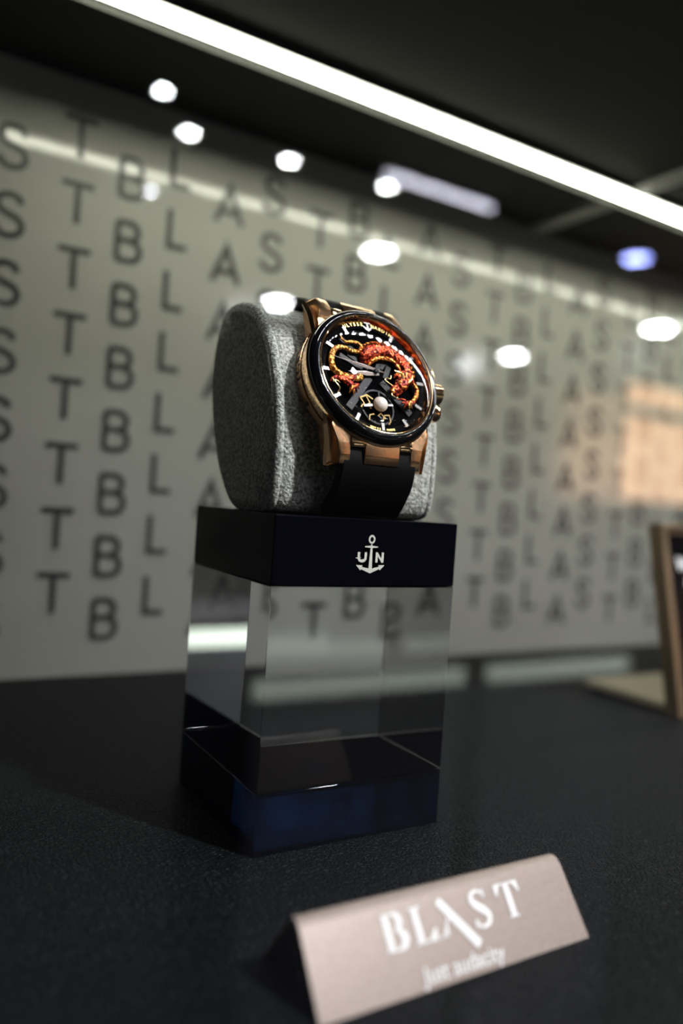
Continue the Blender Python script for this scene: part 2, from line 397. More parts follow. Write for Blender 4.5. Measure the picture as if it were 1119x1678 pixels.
def endcap(xa, sgn):
    S = [(0.30, -0.004), (0.10, -0.003), (0.035, -0.001), (0.014, 0.003), (0.004, 0.009), (0.0, 0.017), (0.0, e-0.006), (0.0045, e-0.0005)]
    secs = [(xa+sgn*dx, ins) for ins, dx in S]
    if sgn < 0: secs = secs[::-1]
    loft('end_panel', secs, M['suede'])
endcap(PX0, 1); endcap(PX1, -1)

# ------------------------------------------------------------------ wristwatch
TH = 0.389; R = 0.02225
NV = Vector((0, -math.cos(TH), math.sin(TH))); UV = Vector((0, math.sin(TH), math.cos(TH)))
WM = frame(W(1.228, 1.928, 0.381), (1, 0, 0), UV, NV)
watch = empty('wristwatch', WM); tag(watch, 'rose gold wristwatch with red and gold dragon dial on black strap', 'wristwatch')
def wl_mesh(name, bm, mat, parent=None, ang=None):
    bmesh.ops.scale(bm, vec=(R, R, R), verts=bm.verts)
    o = link(name, mesh_bm(bm), mat, parent or watch)
    if ang: smooth_angle(o, ang)
    return o
case = wl_mesh('case', lathe([(0, -0.40), (0.90, -0.40), (0.965, -0.375), (0.985, -0.34), (0.985, -0.22), (1.0, -0.205), (1.0, -0.10), (1.015, -0.085), (1.015, -0.045), (0.995, -0.03), (0.90, -0.03)]), M['gold'], None, 30)
bez = wl_mesh('bezel', lathe([(0.90, -0.028), (0.99, -0.028), (1.0, -0.015), (1.0, 0.01), (0.992, 0.04), (0.965, 0.075), (0.93, 0.095), (0.905, 0.097), (0.895, 0.092), (0.89, 0.07)]), M['ceramic'], None, 40)
wl_mesh('bezel_rim', lathe([(0.889, 0.06), (0.889, 0.096), (0.882, 0.10), (0.873, 0.098), (0.868, 0.06)], 96, True), M['gold'], None, 40)
wl_mesh('inner_ring', lathe([(0.868, 0.07), (0.855, 0.06), (0.815, -0.03), (0.80, -0.03)]), M['gold'], None, 25)
dial = wl_mesh('dial', lathe([(0, -0.03), (0.868, -0.03), (0.868, -0.05), (0, -0.05)], 72), M['dial'])
cp = [(0.866, 0.072)]+[(0.862*math.cos(a*math.pi/28), 0.078+0.135*math.sin(a*math.pi/28)) for a in range(0, 14)]+[(0, 0.213)]
cr_o = wl_mesh('crystal', lathe(cp), M['crystal'], None, 60)

# lugs, end links, crown
def slab(x0, x1, prof2, bev, name, mat, parent=None):
    """profile of (v,h) points swept from x0 to x1"""
    bm = bmesh.new(); A = [bm.verts.new((x0, v, h)) for v, h in prof2]; B = [bm.verts.new((x1, v, h)) for v, h in prof2]
    n = len(prof2); bm.faces.new(A); bm.faces.new(list(reversed(B)))
    for i in range(n): bm.faces.new((A[i], B[i], B[(i+1) % n], A[(i+1) % n]))
    bmesh.ops.recalc_face_normals(bm, faces=bm.faces)
    if bev: bevel_bm(bm, bev, 2)
    return wl_mesh(name, bm, mat, parent, 30)
def lug(sx, sv):
    # inner wall upright, outer wall flares out towards the base so the brushed flank shows
    prof2 = [(0.55, -0.03), (0.80, -0.045), (0.98, -0.085), (1.13, -0.14), (1.235, -0.20), (1.225, -0.34), (1.10, -0.40), (0.55, -0.40)]
    def ox(v, h):
        k = min(1, max(0, (v-0.75)/0.45)); q = min(1, max(0, (-h-0.08)/0.28))
        return 0.77*(1-k)+(0.55+0.20*q)*k
    bm = bmesh.new(); A = [bm.verts.new((sx*0.475, v*sv, h)) for v, h in prof2]; B = [bm.verts.new((sx*ox(v, h), v*sv, h)) for v, h in prof2]
    n = len(prof2); bm.faces.new(A); bm.faces.new(list(reversed(B)))
    for i in range(n): bm.faces.new((A[i], B[i], B[(i+1) % n], A[(i+1) % n]))
    bmesh.ops.recalc_face_normals(bm, faces=bm.faces); bevel_bm(bm, 0.012, 2)
    o = wl_mesh('lug', bm, M['goldb'], None, 25)
    bm = bmesh.new()   # polished edge that runs from the flank down the outside of the lug
    e1 = [(0.80, 0.52, -0.10), (0.795, 0.74, -0.13), (0.775, 0.92, -0.19), (0.765, 1.08, -0.27), (0.76, 1.215, -0.34)]
    P = catmull([(sx*x, sv*v, h) for x, v, h in e1], 4); tube_into(bm, P, [0.03, 0.032, 0.03, 0.024], 4, 1.6)
    wl_mesh('lug_chamfer', bm, M['gold'], o)
for sv in (1, -1):
    for sx in (1, -1):
        lug(sx, sv)
    slab(-0.27, 0.27, [(v*sv, h) for v, h in [(0.80, -0.035), (0.99, -0.055), (1.14, -0.11), (1.225, -0.17), (1.21, -0.33), (0.80, -0.36)]], 0.016, 'end_link', M['goldb'])
    for sx in (1, -1):
        slab(min(sx*0.268, sx*0.478), max(sx*0.268, sx*0.478), [(v*sv, h) for v, h in [(0.80, -0.035), (0.98, -0.055), (1.03, -0.085), (1.02, -0.30), (0.80, -0.33)]], 0.008, 'link_tab', M['gold'])
bm = lathe([(0, 0.27), (0.13, 0.27), (0.155, 0.25), (0.155, 0.08), (0.12, 0.06), (0.10, 0.0)], 36)
bmesh.ops.transform(bm, matrix=Matrix.Translation((0.96, 0, -0.20)) @ Matrix.Rotation(math.pi/2, 4, 'Y'), verts=bm.verts)
crown = wl_mesh('crown', bm, M['gold'], None, 30)
for sv in (1, -1):
    slab(0.90, 1.14, [(sv*v, h) for v, h in [(0.20, -0.10), (0.36, -0.10), (0.42, -0.16), (0.42, -0.30), (0.20, -0.30)]], 0.02, 'crown_guard', M['gold'])
# engraved plate on the left flank
pl = wl_mesh('side_plate', (lambda b: b)(lathe([(1.002, -0.33), (1.016, -0.325), (1.016, -0.225), (1.002, -0.22)], 120)), M['goldb'])
bmp = bmesh.new(); bmp.from_mesh(pl.data)
bmesh.ops.delete(bmp, geom=[f for f in bmp.faces if not (120 < math.degrees(math.atan2(f.calc_center_median().y, f.calc_center_median().x)) % 360 < 225)], context='FACES')
bmp.to_mesh(pl.data); bmp.free()
for k, ch in enumerate('N°23'):
    me = text_mesh(ch, 0.115*R, 0.002*R, 0.002*R); o = link('engraving', me, M['engrave'], pl)
    a = math.radians(166+k*5.5); rd = Vector((math.cos(a), math.sin(a), 0)); tg = Vector((-math.sin(a), math.cos(a), 0))
    o.matrix_local = frame(rd*1.0185*R+Vector((0, 0, -0.315*R)), tg, (0, 0, 1), rd)
for a in (147, 203):
    bm = lathe([(0, 0.010), (0.03, 0.010), (0.034, 0.0)], 16)
    o = wl_mesh('screw', bm, M['engrave'], pl); a = math.radians(a); rd = Vector((math.cos(a), math.sin(a), 0)); tg = Vector((-math.sin(a), math.cos(a), 0))
    o.matrix_local = frame(rd*1.014*R+Vector((0, 0, -0.275*R)), tg, (0, 0, 1), rd)

# dial furniture -----------------------------------------------------
H0 = -0.028
def dpart(name, build, mat, parent=None, ang=None):
    bm = bmesh.new(); build(bm); return wl_mesh(name, bm, mat, parent or dial, ang)
def index(a, r0=0.69, r1=0.80, w=0.045):
    a = math.radians(a); d = Vector((math.sin(a), math.cos(a)))
    p = [d*r0, d*r1]
    dpart('hour_marker', lambda bm: ribbon_into(bm, p, w, -0.03, 0.012), M['steel'])
for hh in (1, 2, 3, 4, 5, 6, 7, 8, 9, 10, 11): index(hh*30)
# flange ring carrying the markers
dpart('minute_ring', lambda bm: bm.from_mesh(mesh_bm(lathe([(0.735, -0.03), (0.74, -0.012), (0.812, -0.006), (0.815, -0.03)], 72))), M['bridge'] if False else M['ceramic'])
# skeleton bridges
def bars(bm, L, z0, z1):
    for a, b, w in L: ribbon_into(bm, [a, b], w, z0, z1)
for a, b, w in [((-0.50, 0.26), (-0.18, 0.09), 0.06), ((-0.37, 0.29), (-0.08, 0.12), 0.06), ((0.14, 0.29), (0.04, 0.06), 0.075), ((0.29, 0.25), (0.17, -0.0), 0.075),
                ((-0.08, -0.02), (-0.48, -0.52), 0.10), ((0.10, -0.06), (0.50, -0.50), 0.10), ((-0.45, 0.52), (-0.12, 0.20), 0.07), ((0.45, 0.55), (0.12, 0.15), 0.07)]:
    dpart('bridge', lambda bm: ribbon_into(bm, [a, b], w, -0.03, -0.005), M['bridge'])
# lettering on the dial
def arc_text(s, rad, a_mid, size, mat, name, flip=False, step=None):
    bmx = bmesh.new(); n = len(s); step = step or math.degrees(size*0.80/rad)
    for i, ch in enumerate(s):
        if ch == ' ': continue
        a = math.radians(a_mid+(i-(n-1)/2)*step*(-1 if flip else 1))
        me = text_mesh(ch, size*R, 0.003*R, 0.0005*R)
        d = Vector((math.sin(a), math.cos(a), 0)); t = Vector((math.cos(a), -math.sin(a), 0))
        if flip: me.transform(frame(d*rad*R+Vector((0, 0, 0.0*R)), -t, -d, (0, 0, 1)))
        else: me.transform(frame(d*rad*R+Vector((0, 0, 0.0*R)), t, d, (0, 0, 1)))
        bmx.from_mesh(me)
    o = link(name, mesh_bm(bmx), mat, dial); o.location.z = 0.004*R; return o
arc_text('ULYSSE', 0.775, -17, 0.072, M['gilt'], 'dial_lettering')
arc_text('NARDIN', 0.775, 17, 0.072, M['gilt'], 'dial_lettering')
arc_text('SWISS', 0.80, 189, 0.045, M['gilt'], 'dial_lettering', True)
arc_text('MADE', 0.80, 171, 0.045, M['gilt'], 'dial_lettering', True)
def dial_anchor(bm):
    ribbon_into(bm, [(0.028*math.cos(i*math.pi/6), 0.865-0.0+0.028*math.sin(i*math.pi/6)) for i in range(13)], 0.016, 0.0, 0.02)
    ribbon_into(bm, [(0, 0.84), (0, 0.72)], [0.014, 0.03], 0.0, 0.02); ribbon_into(bm, [(-0.05, 0.82), (0.05, 0.82)], 0.016, 0.0, 0.02)
    ribbon_into(bm, [(-0.075, 0.765), (0, 0.71), (0.075, 0.765)], [0.012, 0.03, 0.012], 0.0, 0.02)
dpart('dial_anchor', dial_anchor, M['steel'])
# hands
def hand(name, tip, tail, w, z):
    tip = Vector(tip); tail = Vector(tail); d = (tip-tail).normalized(); nn = Vector((-d.y, d.x)); c = Vector((0, 0.02))
    mid = tail.lerp(tip, 0.42)
    def b(bm):
        P = [tail+nn*w*0.35, mid+nn*w, tip, mid-nn*w, tail-nn*w*0.35]
        top = [bm.verts.new((p.x, p.y, z)) for p in P]; r0 = bm.verts.new((tail.x, tail.y, z+0.012)); r1 = bm.verts.new((mid.x, mid.y, z+0.02))
        bm.faces.new((top[0], top[1], r1, r0)); bm.faces.new((top[1], top[2], r1)); bm.faces.new((top[2], top[3], r1)); bm.faces.new((top[3], top[4], r0, r1)); bm.faces.new((top[4], top[0], r0))
        bm.faces.new(list(reversed(top)))
    return dpart(name, b, M['hand'], watch)
hand('minute_hand', (-0.665, 0.185), (0.13, 0.055), 0.026, 0.055)
hand('hour_hand', (-0.44, 0.0), (0.05, 0.02), 0.036, 0.035)
wl_mesh('hand_hub', (lambda b: (bmesh.ops.translate(b, vec=(-0.01, 0.05, 0), verts=b.verts), b)[1])(lathe([(0, 0.08), (0.025, 0.078), (0.035, 0.07), (0.035, -0.02)], 24)), M['bridge'], None, 40)

# dragon ---------------------------------------------------------------
dragon = bpy.data.objects.new('dragon', None); COL.objects.link(dragon); dragon.parent = watch; dragon.empty_display_size = 0.005
def dtube(name, pts, rad, mat, z=0.03, seg=10, flat=0.8, k=6, par=None):
    P = [(p[0], p[1], p[2] if len(p) > 2 else z) for p in pts]
    bm = bmesh.new(); tube_into(bm, catmull(P, k), rad, seg, flat); return wl_mesh(name, bm, mat, par or dragon, 60)
dtube('tail', [(-0.475, 0.539), (-0.461, 0.48), (-0.402, 0.447), (-0.307, 0.463), (-0.215, 0.457), (-0.163, 0.401), (-0.212, 0.334), (-0.33, 0.319), (-0.45, 0.350), (-0.568, 0.326), (-0.645, 0.226), (-0.675, 0.111), (-0.656, 0.006), (-0.585, -0.062), (-0.48, -0.085), (-0.34, -0.09), (-0.24, -0.06)],
      [0.010, 0.022, 0.028, 0.032, 0.036, 0.042, 0.046, 0.05, 0.052], M['drag_gold'])
dtube('body', [(-0.15, 0.17, 0.0), (-0.13, 0.27), (-0.05, 0.35), (0.08, 0.395), (0.235, 0.40), (0.375, 0.345), (0.47, 0.26), (0.515, 0.15), (0.50, 0.03), (0.42, -0.06)],
      [0.07, 0.105, 0.12, 0.115, 0.105, 0.10, 0.10, 0.10, 0.09], M['drag_red'], 0.03, 14, 0.7)
# dorsal fringe: small curved spines along the outer edge of the body
bp = catmull([(-0.13, 0.27, 0), (-0.05, 0.35, 0), (0.08, 0.395, 0), (0.235, 0.40, 0), (0.375, 0.345, 0), (0.47, 0.26, 0), (0.515, 0.15, 0), (0.50, 0.03, 0)], 5)
for i in range(1, len(bp)-1, 2):
    t = (bp[i+1]-bp[i-1]).normalized(); nn = Vector((-t.y, t.x, 0)); p = bp[i]+nn*0.085
    dtube('spine', [(p.x, p.y, 0.05), (p.x+nn.x*0.03-t.x*0.02, p.y+nn.y*0.03-t.y*0.02, 0.055), (p.x+nn.x*0.045-t.x*0.055, p.y+nn.y*0.045-t.y*0.055, 0.05)], [0.022, 0.016, 0.004], M['drag_orange'], seg=6, k=3)
dtube('belly', [(-0.10, 0.14, 0.03), (-0.02, 0.22), (0.09, 0.275), (0.24, 0.285), (0.34, 0.235), (0.40, 0.15), (0.40, 0.05)], [0.02, 0.035, 0.035, 0.03, 0.02], M['drag_orange'], 0.05, 8, 0.7)
# head: skull, muzzle, brow, jaw, horns, mane, whiskers
def blob(name, c, s, mat, rot=0, seed=0, bump=0.0):
    bm = bmesh.new(); bmesh.ops.create_icosphere(bm, subdivisions=3, radius=1.0)
    rnd = random.Random(seed); ph = [rnd.uniform(0, 6) for _ in range(6)]
    for v in bm.verts:
        k = 1+bump*(math.sin(5*v.co.x+ph[0])*math.sin(6*v.co.y+ph[1])+0.6*math.sin(9*v.co.x+ph[2])*math.sin(8*v.co.z+ph[3]))
        v.co *= k
    bmesh.ops.transform(bm, matrix=Matrix.Translation(c) @ Matrix.Rotation(math.radians(rot), 4, 'Z') @ Matrix.Diagonal((*s, 1)), verts=bm.verts)
    return wl_mesh(name, bm, mat, dragon, 60)
blob('skull', (0.385, -0.09, 0.06), (0.135, 0.10, 0.06), M['drag_red'], 40, 1, 0.12)
blob('muzzle', (0.265, -0.185, 0.065), (0.105, 0.07, 0.05), M['drag_red'], 42, 2, 0.12)
blob('nose', (0.20, -0.225, 0.075), (0.04, 0.05, 0.035), M['drag_orange'], 40, 3, 0.1)
blob('brow', (0.335, -0.075, 0.105), (0.06, 0.03, 0.025), M['drag_orange'], 55, 4, 0.1)
blob('brow', (0.385, -0.155, 0.105), (0.055, 0.028, 0.025), M['drag_orange'], 20, 5, 0.1)
blob('eye', (0.315, -0.125, 0.11), (0.022, 0.02, 0.018), M['gold_wire'], 0, 6)
for i, (a, b, c) in enumerate([((0.42, -0.02), (0.36, 0.06), (0.27, 0.085)), ((0.46, -0.08), (0.53, -0.02), (0.565, 0.06))]):
    dtube('horn', [(*a, 0.08), (*b, 0.10), (*c, 0.10)], [0.026, 0.02, 0.006], M['gold_wire'], seg=8)
for i in range(9):
    a = math.radians(15+i*17); c = Vector((0.43, -0.05)); d = Vector((math.cos(a), math.sin(a)))
    p0 = c+d*0.06; p1 = c+d*0.14; p2 = p1+Vector((-d.y, d.x))*0.05+d*0.03
    dtube('mane_lock', [(p0.x, p0.y, 0.08), (p1.x, p1.y, 0.085), (p2.x, p2.y, 0.07)], [0.026, 0.024, 0.005], M['drag_orange'] if i % 2 else M['drag_red'], seg=7, k=4)
dtube('whisker', [(0.235, -0.16, 0.09), (0.17, -0.13, 0.09), (0.10, -0.085, 0.085), (0.135, -0.035, 0.08), (0.195, -0.045, 0.08), (0.225, 0.02, 0.07)], [0.008, 0.008, 0.006], M['gold_wire'], seg=6)
dtube('whisker', [(0.22, -0.23, 0.09), (0.17, -0.28, 0.08), (0.23, -0.32, 0.08), (0.27, -0.30, 0.07)], [0.008, 0.008, 0.005], M['gold_wire'], seg=6)
dtube('jaw', [(0.36, -0.17, 0.04), (0.28, -0.24, 0.045), (0.215, -0.265, 0.05)], [0.05, 0.04, 0.02], M['drag_red'])
# right foreleg with claw
dtube('foreleg', [(0.52, 0.03, 0.04), (0.60, -0.05, 0.05), (0.635, -0.13, 0.05), (0.605, -0.23, 0.05), (0.53, -0.325, 0.05), (0.44, -0.375, 0.05)], [0.05, 0.034, 0.03, 0.032, 0.036, 0.05], M['drag_orange'])
for (x, y) in ((0.27, -0.33), (0.31, -0.40), (0.36, -0.45), (0.45, -0.46), (0.50, -0.43)):
    dtube('claw', [(0.425, -0.375, 0.055), ((0.425+x)/2, (-0.36+y)/2+0.012, 0.075), (x, y, 0.05)], [0.032, 0.022, 0.006], M['drag_red'] if x < 0.4 else M['drag_gold'], seg=7, k=4)
# left hind leg with claw
dtube('hind_leg', [(-0.32, -0.075, 0.03), (-0.46, -0.115, 0.04), (-0.60, -0.125, 0.045), (-0.70, -0.15, 0.04), (-0.73, -0.20, 0.03)], [0.05, 0.045, 0.03, 0.018, 0.006], M['drag_red'])
dtube('hind_foot', [(-0.62, -0.13, 0.04), (-0.52, -0.16, 0.05), (-0.45, -0.21, 0.05), (-0.42, -0.25, 0.05)], [0.03, 0.045, 0.055, 0.05], M['drag_red'])
for (x, y) in ((-0.30, -0.20), (-0.315, -0.26), (-0.36, -0.32), (-0.42, -0.36), (-0.49, -0.345)):
    dtube('claw', [(-0.425, -0.235, 0.055), ((-0.425+x)/2, (-0.225+y)/2, 0.075), (x, y, 0.05)], [0.034, 0.024, 0.006], M['drag_red'] if x > -0.4 else M['drag_orange'], seg=7, k=4)
for pts in ([(-0.72, -0.15, 0.04), (-0.66, -0.22, 0.05), (-0.62, -0.29, 0.05), (-0.66, -0.36, 0.04)], [(-0.70, -0.20, 0.04), (-0.64, -0.18, 0.05), (-0.60, -0.21, 0.05)]):
    dtube('flame_curl', pts, [0.012, 0.014, 0.005], M['gold_wire'], seg=6)
# tourbillon with pearl
tb = bpy.data.objects.new('tourbillon', None); COL.objects.link(tb); tb.parent = watch; tb.empty_display_size = 0.005
def tpart(name, build, mat, ang=None): return dpart(name, build, mat, tb, ang)
bm = bmesh.new(); bmesh.ops.create_uvsphere(bm, u_segments=28, v_segments=18, radius=1)
bmesh.ops.transform(bm, matrix=Matrix.Translation((-0.028, -0.449, 0.07)) @ Matrix.Diagonal((0.105, 0.105, 0.075, 1)), verts=bm.verts)
wl_mesh('pearl', bm, M['pearl'], tb, 80)
def cage(pts, w, nm='cage_wire', m='gold_wire', h=0.02):
    tpart(nm, lambda bm: ribbon_into(bm, pts, w, h-0.02, h), M[m])
cage([(-0.30, -0.36), (-0.19, -0.31), (-0.10, -0.36)], 0.022); cage([(-0.30, -0.36), (-0.25, -0.44), (-0.31, -0.50)], 0.018); cage([(-0.20, -0.33), (-0.16, -0.42), (-0.22, -0.47), (-0.15, -0.50)], 0.018)
cage([(0.0, -0.66), (0.05, -0.58), (0.12, -0.57), (0.13, -0.66), (0.09, -0.71)], 0.02); cage([(-0.06, -0.60), (-0.01, -0.56), (0.05, -0.62), (-0.02, -0.67)], 0.018); cage([(-0.12, -0.58), (-0.19, -0.60), (-0.21, -0.68)], 0.016)
cage([(-0.28, -0.49), (-0.14, -0.465)], 0.036, 'cage_bar', 'steel', 0.05); cage([(0.08, -0.44), (0.19, -0.425)], 0.03, 'cage_bar', 'steel', 0.05)
cage([(-0.02, -0.34), (-0.01, -0.24)], 0.022, 'cage_bar', 'bridge', 0.05)
wl_mesh('cage_ring', (lambda b: (bmesh.ops.translate(b, vec=(-0.03, -0.46, 0), verts=b.verts), b)[1])(lathe([(0.235, -0.03), (0.235, 0.0), (0.26, 0.0), (0.26, -0.03)], 48)), M['bridge'], tb, 30)

# strap: follows lugs, pillow front and top
def strap(name, path, th, hw):
    P = catmull([(0, y, z) for y, z in path], 6); bm = bmesh.new(); rings = []
    for i, p in enumerate(P):
        t = (P[min(i+1, len(P)-1)]-P[max(i-1, 0)]).normalized(); nrm = Vector((0, -t.z, t.y))*th/2
        w = hw[0]+(hw[1]-hw[0])*i/(len(P)-1)
        b = 0.006
        ring = []
        for x, s in ((-w+b, 1), (w-b, 1), (w, 0.6), (w, -0.6), (w-b, -1), (-w+b, -1), (-w, -0.6), (-w, 0.6)):
            q = p+nrm*s; ring.append(bm.verts.new(WM.inverted() @ W(1.228+x, q.y, max(q.z, CAPT+0.0005))))
        rings.append(ring)
    for A, B in zip(rings, rings[1:]):
        for k in range(8): bm.faces.new((A[k], A[(k+1) % 8], B[(k+1) % 8], B[k]))
    bm.faces.new(rings[0]); bm.faces.new(list(reversed(rings[-1])))
    o = link(name, mesh_bm(bm), M['rubber'], watch); smooth_angle(o, 40); return o
def wp(v, h): 
    q = Vector((0, 1.928, 0.381))+(UV*v+NV*h)*0.2225; return (q.y, q.z)
strap('strap', [wp(-0.86, -0.20), wp(-1.05, -0.22), wp(-1.22, -0.27), (1.893, 0.06), (1.925, 0.01), (1.958, -0.026)], 0.034, (0.128, 0.134))
strap('strap', [wp(0.86, -0.20), wp(1.05, -0.22), wp(1.22, -0.29), (2.14, 0.605), (2.215, 0.634), (2.345, 0.657), (2.475, 0.632), (2.552, 0.50), (2.556, 0.36), (2.50, 0.18), (2.415, 0.04), (2.36, -0.025)], 0.034, (0.128, 0.10))

# ------------------------------------------------------------------ name card (bent sheet tent)
CX0, CX1 = 0.757, 1.495; RZ, RY = -0.850, 1.352; FYc, BYc = 1.222, 1.478
card = empty('name_card', Matrix.Translation(W((CX0+CX1)/2, RY, -1))); tag(card, 'taupe folded tent card with white serif lettering in front of the stand', 'name card')
def card_prof():
    pts = [(FYc, -0.999)]; d1 = Vector((RY-FYc, RZ+0.999)).normalized(); d2 = Vector((BYc-RY, -0.999-RZ)).normalized()
    r0 = Vector((RY, RZ+0.012)); k = 0.045
    a = r0-d1*k; b = r0+d2*k
    for i in range(9):
        t = i/8; q = a*(1-t)**2+r0*2*t*(1-t)+b*t*t; pts.append((q.x, q.y))
    pts.append((BYc, -0.999)); return pts
cpf = card_prof(); bm = bmesh.new(); th = 0.008; rows = []
for i, (y, z) in enumerate(cpf):
    p = Vector((y, z)); t = (Vector(cpf[min(i+1, len(cpf)-1)])-Vector(cpf[max(i-1, 0)])).normalized(); nin = Vector((t.y, -t.x))
    q = p+nin*th; q.y = max(q.y, -0.999)
    rows.append([bm.verts.new(W(CX0, *p)), bm.verts.new(W(CX1, *p)), bm.verts.new(W(CX1, *q)), bm.verts.new(W(CX0, *q))])
for A, B in zip(rows, rows[1:]):
    for k in range(4): bm.faces.new((A[k], A[(k+1) % 4], B[(k+1) % 4], B[k]))
bm.faces.new(rows[0]); bm.faces.new(list(reversed(rows[-1])))
sheet = link('sheet', mesh_bm(bm), M['card']); under(sheet, card); smooth_angle(sheet, 40)
# lettering lies on the front slope: origin at ridge line, s runs down the slope
dnv = Vector((0, cpf[0][0]-cpf[1][0], cpf[0][1]-cpf[1][1])).normalized(); cn = Vector((1, 0, 0)).cross(-dnv); 
if cn.y > 0: cn = -cn
SL0 = Vector((0, FYc, -0.999))-dnv*0.194
CF = card.matrix_world.inverted() @ frame(W(0, SL0.y, SL0.z)+cn*0.00008, (1, 0, 0), -dnv, cn)
def cletter(name, build):
    bm = bmesh.new(); build(bm); bmesh.ops.scale(bm, vec=(U, U, 1), verts=bm.verts); o = link(name, mesh_bm(bm), M['white'], sheet); o.matrix_local = CF; return o
def rb(bm, pts, w): ribbon_into(bm, pts, w, 0.0, 0.00012)
T0, T1 = -0.037, -0.110; HT = T0-T1
def lB(bm):
    x = 0.945; rb(bm, [(x+0.010, T0), (x+0.010, T1)], 0.015); rb(bm, [(x, T0-0.002), (x+0.03, T0-0.002)], 0.004); rb(bm, [(x, T1+0.002), (x+0.03, T1+0.002)], 0.004)
    a = arc(x+0.027, T0-0.018, 0.017, 0.0165, 85, -85, 10); rb(bm, a, [0.004+0.011*math.sin(math.pi*i/10) for i in range(11)])
    a = arc(x+0.028, T1+0.020, 0.021, 0.0185, 85, -85, 10); rb(bm, a, [0.004+0.013*math.sin(math.pi*i/10) for i in range(11)])
def lL(bm):
    x = 1.022; rb(bm, [(x+0.010, T0), (x+0.010, T1)], 0.015); rb(bm, [(x-0.004, T0-0.002), (x+0.026, T0-0.002)], 0.004); rb(bm, [(x-0.004, T1+0.002), (x+0.056, T1+0.002)], 0.004)
    rb(bm, [(x+0.042, T1+0.002), (x+0.055, T1+0.024)], [0.018, 0.003])
def lA(bm):
    rb(bm, [(1.100, T0), (1.178, -0.141)], [0.018, 0.020]); rb(bm, [(1.118, -0.070), (1.092, T1)], [0.004, 0.004]); rb(bm, [(1.082, T1+0.002), (1.106, T1+0.002)], 0.004)
    poly_into(bm, [(1.090, T1), (1.106, T1), (1.108, T1+0.02)], 0.0, 0.00012)
def lS(bm):
    P = [(1.228, -0.050), (1.222, -0.041), (1.208, -0.037), (1.194, -0.044), (1.192, -0.056), (1.203, -0.068), (1.218, -0.078), (1.228, -0.090), (1.224, -0.104), (1.208, -0.111), (1.194, -0.106), (1.188, -0.094)]
    q = catmull([(a, b, 0) for a, b in P], 3); n = len(q); rb(bm, [(p.x, p.y) for p in q], [0.005+0.012*math.exp(-((i/(n-1)-0.5)/0.22)**2) for i in range(n)])
    rb(bm, [(1.229, -0.036), (1.229, -0.054)], 0.004); rb(bm, [(1.187, -0.094), (1.187, -0.112)], 0.004)
def lT(bm):
    rb(bm, [(1.300, T0+0.002), (1.300, T1)], 0.016); rb(bm, [(1.264, T0), (1.336, T0)], 0.004); rb(bm, [(1.286, T1+0.002), (1.314, T1+0.002)], 0.004)
    for sg in (-1, 1): rb(bm, [(1.300+sg*0.028, T0), (1.300+sg*0.035, T0-0.022)], [0.016, 0.003])
for n_, f_ in (('letter_b', lB), ('letter_l', lL), ('letter_a', lA), ('letter_s', lS), ('letter_t', lT)): cletter(n_, f_)
me = text_mesh('Just audacity', 0.045*U, 0.00006, 0.00002, 0.12, 'LEFT')
xs = [v.co.x for v in me.vertices]; kx = 0.228*U/(max(xs)-min(xs)); me.transform(Matrix.Diagonal((kx, 1, 1, 1)))
o = link('tagline', me, M['white'], sheet); o.matrix_local = CF @ Matrix.Translation((1.012*U, -0.182*U, 0.00006))

# ------------------------------------------------------------------ framed sign leaning at the right
sg = empty('framed_sign', Matrix.Translation(W(4.3, 2.7, -1))); tag(sg, 'dark framed sign leaning on a flat bronze foot at the right edge', 'sign')
A = Vector((3.57, 2.46, -0.999)); Bv = Vector((3.57, 2.66, 0.0065)); upd = (Bv-A); PH = upd.length; upd.normalize(); nrm = Vector((1, 0, 0)).cross(upd)
if nrm.y > 0: nrm = -nrm
SF = sg.matrix_world.inverted() @ frame(W(*A), (1, 0, 0), upd, nrm)
def sbox(name, a, b, mat, par=None, bev=0.0):
    o = box(name, Vector(a)*U, Vector(b)*U, mat, None, bev); o.parent = sg; o.matrix_local = SF
    return o
PW = 1.5
sbox('back_panel', (0.0, 0.0, -0.07), (PW, PH, -0.02), M['bronze'])
scr = sbox('screen', (0.055, 0.055, -0.0195), (PW-0.055, PH-0.055, -0.008), M['screen'])
sbox('frame_bar', (0.0, 0.0, -0.0195), (0.05, PH, 0.012), M['bronze'], None, 0.0006); sbox('frame_bar', (PW-0.05, 0.0, -0.0195), (PW, PH, 0.012), M['bronze'], None, 0.0006)
sbox('frame_bar', (0.0505, 0.0, -0.0195), (PW-0.0505, 0.05, 0.012), M['bronze'], None, 0.0006); sbox('frame_bar', (0.0505, PH-0.03, -0.0195), (PW-0.0505, PH, 0.012), M['bronze'], None, 0.0006)
def smark(name, pts, w):
    bm = bmesh.new(); ribbon_into(bm, [(x*U, y*U) for x, y in pts], w*U, -0.0008, -0.0006); o = link(name, mesh_bm(bm), M['white'], scr); o.matrix_local = Matrix.Identity(4); return o
smark('letter_mark', [(0.13, 0.845), (0.15, 0.785), (0.17, 0.83), (0.19, 0.785), (0.21, 0.845)], 0.016)
smark('letter_mark', arc(0.225, 0.70, 0.028, 0.032, 60, 300, 12), 0.014)
ft = boxU('foot', (3.60, 2.56, -0.985), (4.95, 3.11, -0.945), M['foot'], None, 0.0005); under(ft, sg)
hb = boxU('hinge_block', (3.75, 2.50, -0.999), (4.8, 2.62, -0.90), M['bronze'], None, 0.0005); under(hb, sg)
for x in (3.66, 4.78):
    p = boxU('foot_pad', (x, 3.0, -0.999), (x+0.1, 3.09, -0.9845), M['rubber']); under(p, sg)

